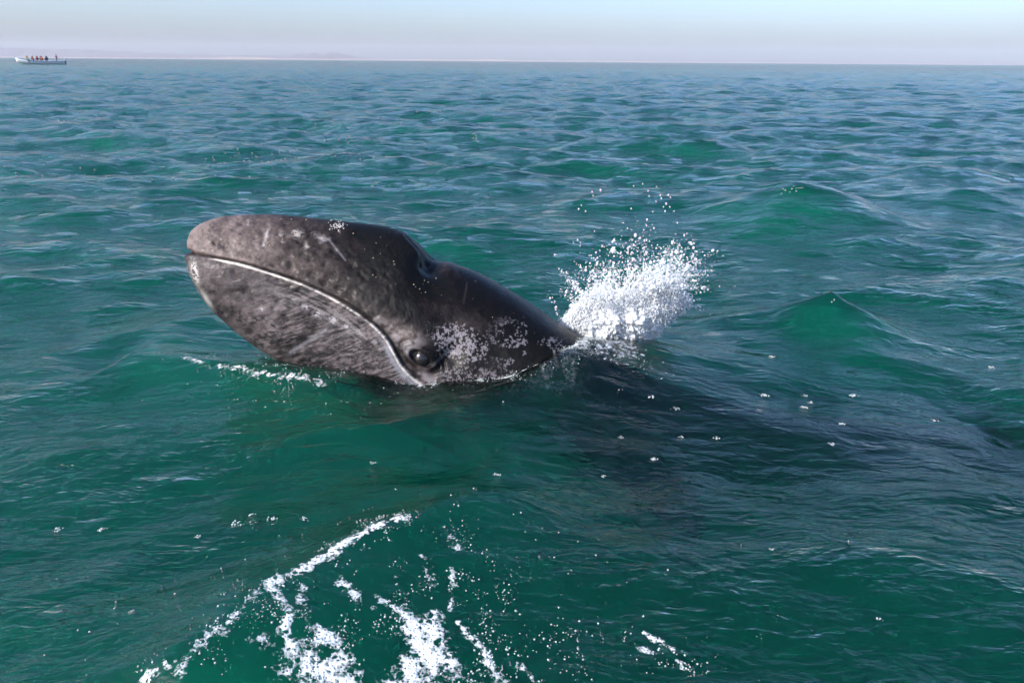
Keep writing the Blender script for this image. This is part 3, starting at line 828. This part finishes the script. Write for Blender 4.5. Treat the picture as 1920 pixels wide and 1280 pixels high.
# ------------------------------------------------------------------ fine bubbles scattered over the foamy faces
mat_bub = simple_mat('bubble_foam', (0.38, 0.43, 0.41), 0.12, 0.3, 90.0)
pr = fdots ** 2.2 * (wy < 6) * sstep(.45, .7, fbm(wx * 16, wy * 16, 3, 191, .6))
pr = pr / pr.sum()
pick = RNG.choice(len(nearsel), 4200, p=pr)
bc = WV[nearsel[pick]] + RNG.uniform(-.006, .006, (len(pick), 3)) * np.array([1, 1, .2])
pick2 = RNG.choice(len(csel), 2200, p=cprob / cprob.sum())
bc2 = WV[csel[pick2]] + RNG.uniform(-.008, .008, (len(pick2), 3)) + np.array([0, 0, .003])
bc = np.concatenate([bc, bc2])
br = np.minimum(RNG.exponential(.0009, len(bc)) + .0006, .0036)
# pale beads standing in for glints and foam flecks on distant crests
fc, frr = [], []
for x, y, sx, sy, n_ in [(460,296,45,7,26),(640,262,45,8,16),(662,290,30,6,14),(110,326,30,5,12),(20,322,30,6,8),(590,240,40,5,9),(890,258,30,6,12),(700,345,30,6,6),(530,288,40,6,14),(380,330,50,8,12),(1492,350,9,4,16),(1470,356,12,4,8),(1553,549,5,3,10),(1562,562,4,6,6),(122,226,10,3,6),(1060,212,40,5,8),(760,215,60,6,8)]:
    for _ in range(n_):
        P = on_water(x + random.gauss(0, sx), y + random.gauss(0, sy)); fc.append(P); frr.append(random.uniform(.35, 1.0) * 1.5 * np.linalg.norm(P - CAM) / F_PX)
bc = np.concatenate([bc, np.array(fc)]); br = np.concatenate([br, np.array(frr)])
v, tr = beads(bc, br)
me = np_mesh('foam_bubbles_glints', v, tris=tr); me.materials.append(mat_bub)
o = bpy.data.objects.new('foam_bubbles_glints', me); link(o)
tag(o, 'fine white bubbles over the foamy wave faces, with pale beads as far glints', 'bubbles', kind='stuff')

# ------------------------------------------------------------------ drifting foam clumps
CL = [(110,995,9),(193,996,8),(372,1005,7),(441,979,12),(473,964,8),(510,970,10),(566,972,9),(250,1145,7),(1430,742,11),(1265,765,9),(1220,742,9),(1228,860,8),(1345,820,8),(1560,833,7),(1580,795,7),(1600,742,8),(1508,764,7),(932,890,8),(697,868,7),(1280,1245,13),(1652,1158,6),(1447,1028,5),(1165,820,6),(1275,818,5),(1510,740,6),(1520,755,6),(1752,790,6),(1130,893,6),(1858,688,6),(1448,668,7)]
for i, (x, y, r) in enumerate(CL):
    P = on_water(x, y); sc_ = 0.8 * r * np.linalg.norm(P - CAM) / F_PX
    cs_, rs_ = [], []
    for _ in range(random.randint(12, 20)):
        a = random.uniform(0, 6.28); d = random.random() ** .6 * sc_ * .95; rr = random.uniform(.10, .27) * sc_
        cs_.append((math.cos(a) * d * 1.3, math.sin(a) * d, rr * random.uniform(-.2, .15))); rs_.append(rr)
    v, tr = beads(cs_, rs_); me = np_mesh('foam_clump', v, tris=tr); me.materials.append(mat_bub)
    o = bpy.data.objects.new('foam_clump', me); o.location = P; link(o)
    if 1100 < x < 1620 and y < 870: lab, grp = "small clump of pale foam bubbles above the whale's dark submerged back", 'foam clumps over the submerged back'
    elif x < 600 and y < 1050: lab, grp = 'small clump of foam bubbles drifting just beyond the foamy wave crest', 'foam clumps beyond the crest'
    elif (x, y) == (1280, 1245): lab, grp = 'largest clump of foam bubbles, on the smooth green wave face', None
    else: lab, grp = 'small stray clump of foam bubbles on open green water', 'stray foam clumps'
    tag(o, lab, 'foam clump', grp)
tb_ = NT('bubble_film'); g1 = tb_.n('BsdfGlossy', Roughness=0.02); t1 = tb_.n('BsdfTransparent'); f1 = tb_.n('Fresnel', IOR=1.5); m1 = tb_.n('MixShader')
tb_.l(f1.outputs[0], m1.inputs[0]); tb_.l(t1.outputs[0], m1.inputs[1]); tb_.l(g1.outputs[0], m1.inputs[2]); tb_.l(m1.outputs[0], tb_.out.inputs['Surface'])
P = on_water(1012, 1042)
v, f = uv_dome(np.zeros(3), np.array([0, -.02, 1.0]), .017, math.pi * .55, 32, 14)
o = mesh_obj('bubble', v, f, tb_.m); o.location = P
tag(o, 'single clear round bubble floating on smooth green water', 'bubble')

# ------------------------------------------------------------------ far shore
mat_hill = simple_mat('desert_hill', (0.06, 0.045, 0.045), 0.9, 0.25, .004)
mat_sand = simple_mat('dune_sand', (0.24, 0.185, 0.125), 0.9, 0.15, .01)
def shore(name, dist, x0, x1, hfun, depth, mat, label):
    n = 260; vs, fs = [], []
    for i in range(n):
        px = x0 + (x1 - x0) * i / (n - 1)
        X = (px - 960) / F_PX * dist * math.cos(PITCH) * 1.06
        h = hfun(px)
        for yy, k in ((0, 0), (depth * .12, .45), (depth * .35, .85), (depth * .5, 1), (depth, .0)):
            vs.append((X, dist + yy + 30 * math.sin(i * .7), h * k - 3 + (0 if k else -4)))
    for i in range(n - 1):
        for j in range(4): fs.append((i * 5 + j, (i + 1) * 5 + j, (i + 1) * 5 + j + 1, i * 5 + j + 1))
    o = mesh_obj(name, vs, fs, mat); tag(o, label, 'hills', kind='structure')
    return o
pxm = 13600.0 / (F_PX / math.cos(PITCH) ** 2)
def hill_h(px):
    b = np.interp(px, [-400, 0, 100, 200, 300, 420, 560, 700, 760], [17, 16, 17, 14, 12, 10, 8, 4, 0])
    n = fbm(np.array([px * .012]), np.array([3.0]), 4, 161)[0]
    pk = np.interp(px, [470, 520, 560, 572, 590, 600, 615, 630, 645, 660, 672, 690, 720], [0, 5, 8, 12, 11, 14, 10, 15, 13, 9, 7, 3, 0])
    return max(b * (.6 + .75 * n), pk) * pxm + 3
shore('hills', 13600, -420, 770, hill_h, 600, mat_hill, 'low hazy desert hills along the horizon')
def dune_h(px):
    n = fbm(np.array([px * .03]), np.array([8.0]), 3, 171)[0]
    return (np.interp(px, [-400, 300, 430, 455, 515, 540, 900, 1200, 1740, 1900], [1.2, 1.4, 2.0, 4.0, 3.5, 1.8, 2.2, 1.4, 1.0, 0]) * (.6 + .8 * n)) * pxm * .9 + 3
shore('sand_dunes', 12600, -420, 1900, dune_h, 200, mat_sand, 'thin pale sand shore along the horizon')

# ------------------------------------------------------------------ tour boat with passengers
BD = 235.0
r = ray(76, 117); az = math.atan2(r[0], r[1])
bloc = Vector((BD * math.sin(az), BD * math.cos(az), 0.05))
def shade(name, c, rg=.5): return simple_mat(name, c, rg, .1, 3.0)
M_white = shade('boat_white', (.78, .78, .76), .35); M_blue = shade('boat_blue', (.06, .20, .42), .4); M_in = shade('boat_inside', (.5, .55, .56), .6)
M_dark = shade('motor_leg', (.05, .05, .06), .4)
boat = bpy.data.objects.new('tour_boat', None); boat.location = bloc; boat.rotation_euler = (0, 0, -az + math.pi + .12); link(boat)
tag(boat, 'long open white boat crowded with passengers, far off near the shore', 'boat')
BL = 10.2
def hull_sections():
    out = []
    for i in range(33):
        f = i / 32                       # 0 stern .. 1 bow
        x = -BL / 2 + BL * f
        hw = 1.05 * (1 - max(0, (f - .45) / .55) ** 2.2) * (.86 + .14 * min(1, f * 4)) + .012
        sheer = .72 + .95 * max(0, (f - .35) / .65) ** 2
        keel = -.25 + .75 * max(0, (f - .72) / .28) ** 2
        out.append((x, hw, sheer, keel))
    return out
vs, fs = [], []
for x, hw, sh, ke in hull_sections():
    prof = [(hw, sh), (hw * .96, ke + (sh - ke) * .55), (hw * .72, ke + (sh - ke) * .12), (0, ke), (-hw * .72, ke + (sh - ke) * .12), (-hw * .96, ke + (sh - ke) * .55), (-hw, sh),
            (-hw * .90, sh - .02), (-hw * .80, ke + (sh - ke) * .35), (0, ke + (sh - ke) * .28), (hw * .80, ke + (sh - ke) * .35), (hw * .90, sh - .02)]
    for y, z in prof: vs.append((x, y, z))
for i in range(32):
    for j in range(12):
        a, b = i * 12 + j, i * 12 + (j + 1) % 12
        fs.append((a, b, b + 12, a + 12))
fs.append(tuple(range(11, -1, -1))); fs.append(tuple(32 * 12 + j for j in range(12)))
hull = mesh_obj('hull', vs, fs, M_white, boat)
for s in (-1, 1):
    vs, fs = [], []
    for x, hw, sh, ke in hull_sections():
        for dy, dz in ((0.01, -.05), (.06, -.06), (.06, -.17), (0.0, -.18)): vs.append((x, s * (hw + dy), sh + dz))
    for i in range(32):
        for j in range(4):
            a, b = i * 4 + j, i * 4 + (j + 1) % 4; fs.append((a, b, b + 4, a + 4))
    mesh_obj('rub_rail', vs, fs, M_blue, boat, False)
def boxv(c, s):
    x, y, z = c; a, b, d = s
    v = [(x + i * a / 2, y + j * b / 2, z + k * d / 2) for i in (-1, 1) for j in (-1, 1) for k in (-1, 1)]
    f = [(0, 1, 3, 2), (4, 6, 7, 5), (0, 4, 5, 1), (2, 3, 7, 6), (0, 2, 6, 4), (1, 5, 7, 3)]
    return v, f
SEATX = [2.6, 1.6, 0.6, -.4, -1.4]
for x in SEATX:
    v, f = boxv((x, 0, .55), (.35, 1.7, .08)); mesh_obj('bench', v, f, M_in, boat, False)
mot = bpy.data.objects.new('outboard_motor', None)
bm = bmesh.new(); bmesh.ops.create_cube(bm, size=1.0, matrix=Matrix.Translation((-5.45, 0, 1.12)) @ Matrix.Diagonal((.62, .45, .70, 1)))
bmesh.ops.bevel(bm, geom=bm.edges[:], offset=.12, segments=3, affect='EDGES')
me = bpy.data.meshes.new('outboard_motor'); bm.to_mesh(me); bm.free(); me.materials.append(M_white)
mot = bpy.data.objects.new('outboard_motor', me); link(mot, boat)
v, f = boxv((-5.42, 0, .42), (.26, .2, .9)); mesh_obj('motor_leg', v, f, M_dark, mot, False)

def person_mesh(standing):
    J = {'pel': (0, 0, .55), 'ab': (0, 0, .78), 'ch': (0, 0, 1.02), 'nk': (0, 0, 1.18), 'hd': (0.01, 0, 1.26), 'tp': (0.01, 0, 1.44)}
    R = {'pel': .15, 'ab': .145, 'ch': .16, 'nk': .065, 'hd': .09, 'tp': .085}
    E = [('pel', 'ab'), ('ab', 'ch'), ('ch', 'nk'), ('nk', 'hd'), ('hd', 'tp')]
    for s, n in ((1, 'l'), (-1, 'r')):
        J.update({'sh' + n: (0, .19 * s, 1.08), 'el' + n: (.06, .26 * s, .84), 'wr' + n: (.26, .20 * s, .74), 'ha' + n: (.34, .18 * s, .74)})
        R.update({'sh' + n: .065, 'el' + n: .048, 'wr' + n: .034, 'ha' + n: .036})
        E += [('ch', 'sh' + n), ('sh' + n, 'el' + n), ('el' + n, 'wr' + n), ('wr' + n, 'ha' + n)]
        if standing: J.update({'kn' + n: (.03, .11 * s, .12), 'an' + n: (0, .12 * s, -.30), 'ft' + n: (.16, .13 * s, -.33)})
        else: J.update({'kn' + n: (.42, .13 * s, .55), 'an' + n: (.44, .13 * s, .16), 'ft' + n: (.60, .14 * s, .12)})
        R.update({'kn' + n: .065, 'an' + n: .045, 'ft' + n: .04})
        E += [('pel', 'kn' + n), ('kn' + n, 'an' + n), ('an' + n, 'ft' + n)]
    names = list(J); me = bpy.data.meshes.new('person_rig')
    me.from_pydata([J[n] for n in names], [(names.index(a), names.index(b)) for a, b in E], [])
    o = bpy.data.objects.new('person_rig', me); COL.objects.link(o)
    mod = o.modifiers.new('s', 'SKIN'); sv_ = me.skin_vertices[0].data
    for i, n in enumerate(names): sv_[i].radius = (R[n], R[n]); sv_[i].use_root = (n == 'pel')
    o.modifiers.new('u', 'SUBSURF').levels = 1
    dg = bpy.context.evaluated_depsgraph_get(); ev = o.evaluated_get(dg)
    out = bpy.data.meshes.new_from_object(ev); bpy.data.objects.remove(o); out.name = 'person'
    out.polygons.foreach_set('use_smooth', np.ones(len(out.polygons), dtype=bool))
    return out
SEATED = person_mesh(False); STAND = person_mesh(True)
def ring_mesh(prof, seg_=14):
    vs, fs = [], []
    for z, rx, ry in prof:
        for j in range(seg_):
            a = 2 * math.pi * j / seg_; vs.append((rx * math.cos(a), ry * math.sin(a), z))
    for i in range(len(prof) - 1):
        for j in range(seg_): fs.append((i * seg_ + j, i * seg_ + (j + 1) % seg_, (i + 1) * seg_ + (j + 1) % seg_, (i + 1) * seg_ + j))
    fs.append(tuple(range(seg_ - 1, -1, -1))); fs.append(tuple((len(prof) - 1) * seg_ + j for j in range(seg_)))
    return vs, fs
def person(x, y, z, rot, cloth, vest, label, standing=False, hair=(.03, .02, .015)):
    me = (STAND if standing else SEATED).copy(); me.materials.clear(); me.materials.append(shade('clothes', cloth, .8))
    o = bpy.data.objects.new('person', me); link(o)
    o.matrix_world = boat.matrix_basis @ Matrix.Translation((x, y, z)) @ Matrix.Rotation(rot, 4, 'Z')
    tag(o, label, 'person', 'passengers in the far boat')
    if vest:
        v, f = ring_mesh([(.62, .17, .20), (.66, .20, .23), (.90, .205, .245), (1.06, .19, .23), (1.12, .13, .16)]); mesh_obj('life_jacket', v, f, shade('life_jacket', vest, .7), o)
    v, f = ring_mesh([(1.21, .095, .085), (1.27, .118, .105), (1.36, .122, .11), (1.43, .10, .09), (1.475, .05, .05)]); mesh_obj('head', v, f, shade('skin_tone', (.38, .22, .15), .6), o)
    v, f = ring_mesh([(1.33, .130, .118), (1.40, .122, .112), (1.47, .08, .075), (1.492, .03, .03)]); mesh_obj('hair', v, f, shade('hair', hair, .7), o)
RED = (.42, .035, .02); ORG = (.62, .13, .03); YEL = (.55, .55, .06)
JACK = [('red', RED), ('orange', ORG), ('yellow-green', YEL), ('pale orange', (.70, .22, .12)), ('dark blue', (.03, .06, .16))]
pat = [0, 1, 2, 0, 3, 1, 0, 3, 0, 1, 0, 1, 4, 0, 4]
for i in range(15):
    x = SEATX[i // 3] + random.uniform(-.22, .22); y = (-.5, 0, .5)[i % 3]
    nm, c = JACK[pat[i]]
    person(x, y, .34, random.choice((1.2, 1.6, 1.9, -1.5, -1.8)), random.choice([(.05, .05, .08), (.12, .10, .10), (.03, .05, .10)]), c, 'person in %s life jacket seated in the far open boat' % nm)
person(-3.6, 0, .78, .3, (.03, .04, .09), (.16, .03, .05), 'boat driver in dark clothes standing by the outboard motor', True)

# ------------------------------------------------------------------ haze
tz = NT('haze_air')
pv = tz.n('VolumePrincipled'); pv.inputs['Color'].default_value = (.82, .83, .90, 1); pv.inputs['Density'].default_value = 0.5e-4; pv.inputs['Anisotropy'].default_value = 0.0
tz.l(pv.outputs[0], tz.out.inputs['Volume'])
v, f = boxv((0, 7200, 110), (34000, 15200, 250))
hz = mesh_obj('haze', v, f, tz.m, None, False)
tag(hz, 'pale sea haze over the water and far shore', 'haze', kind='stuff')
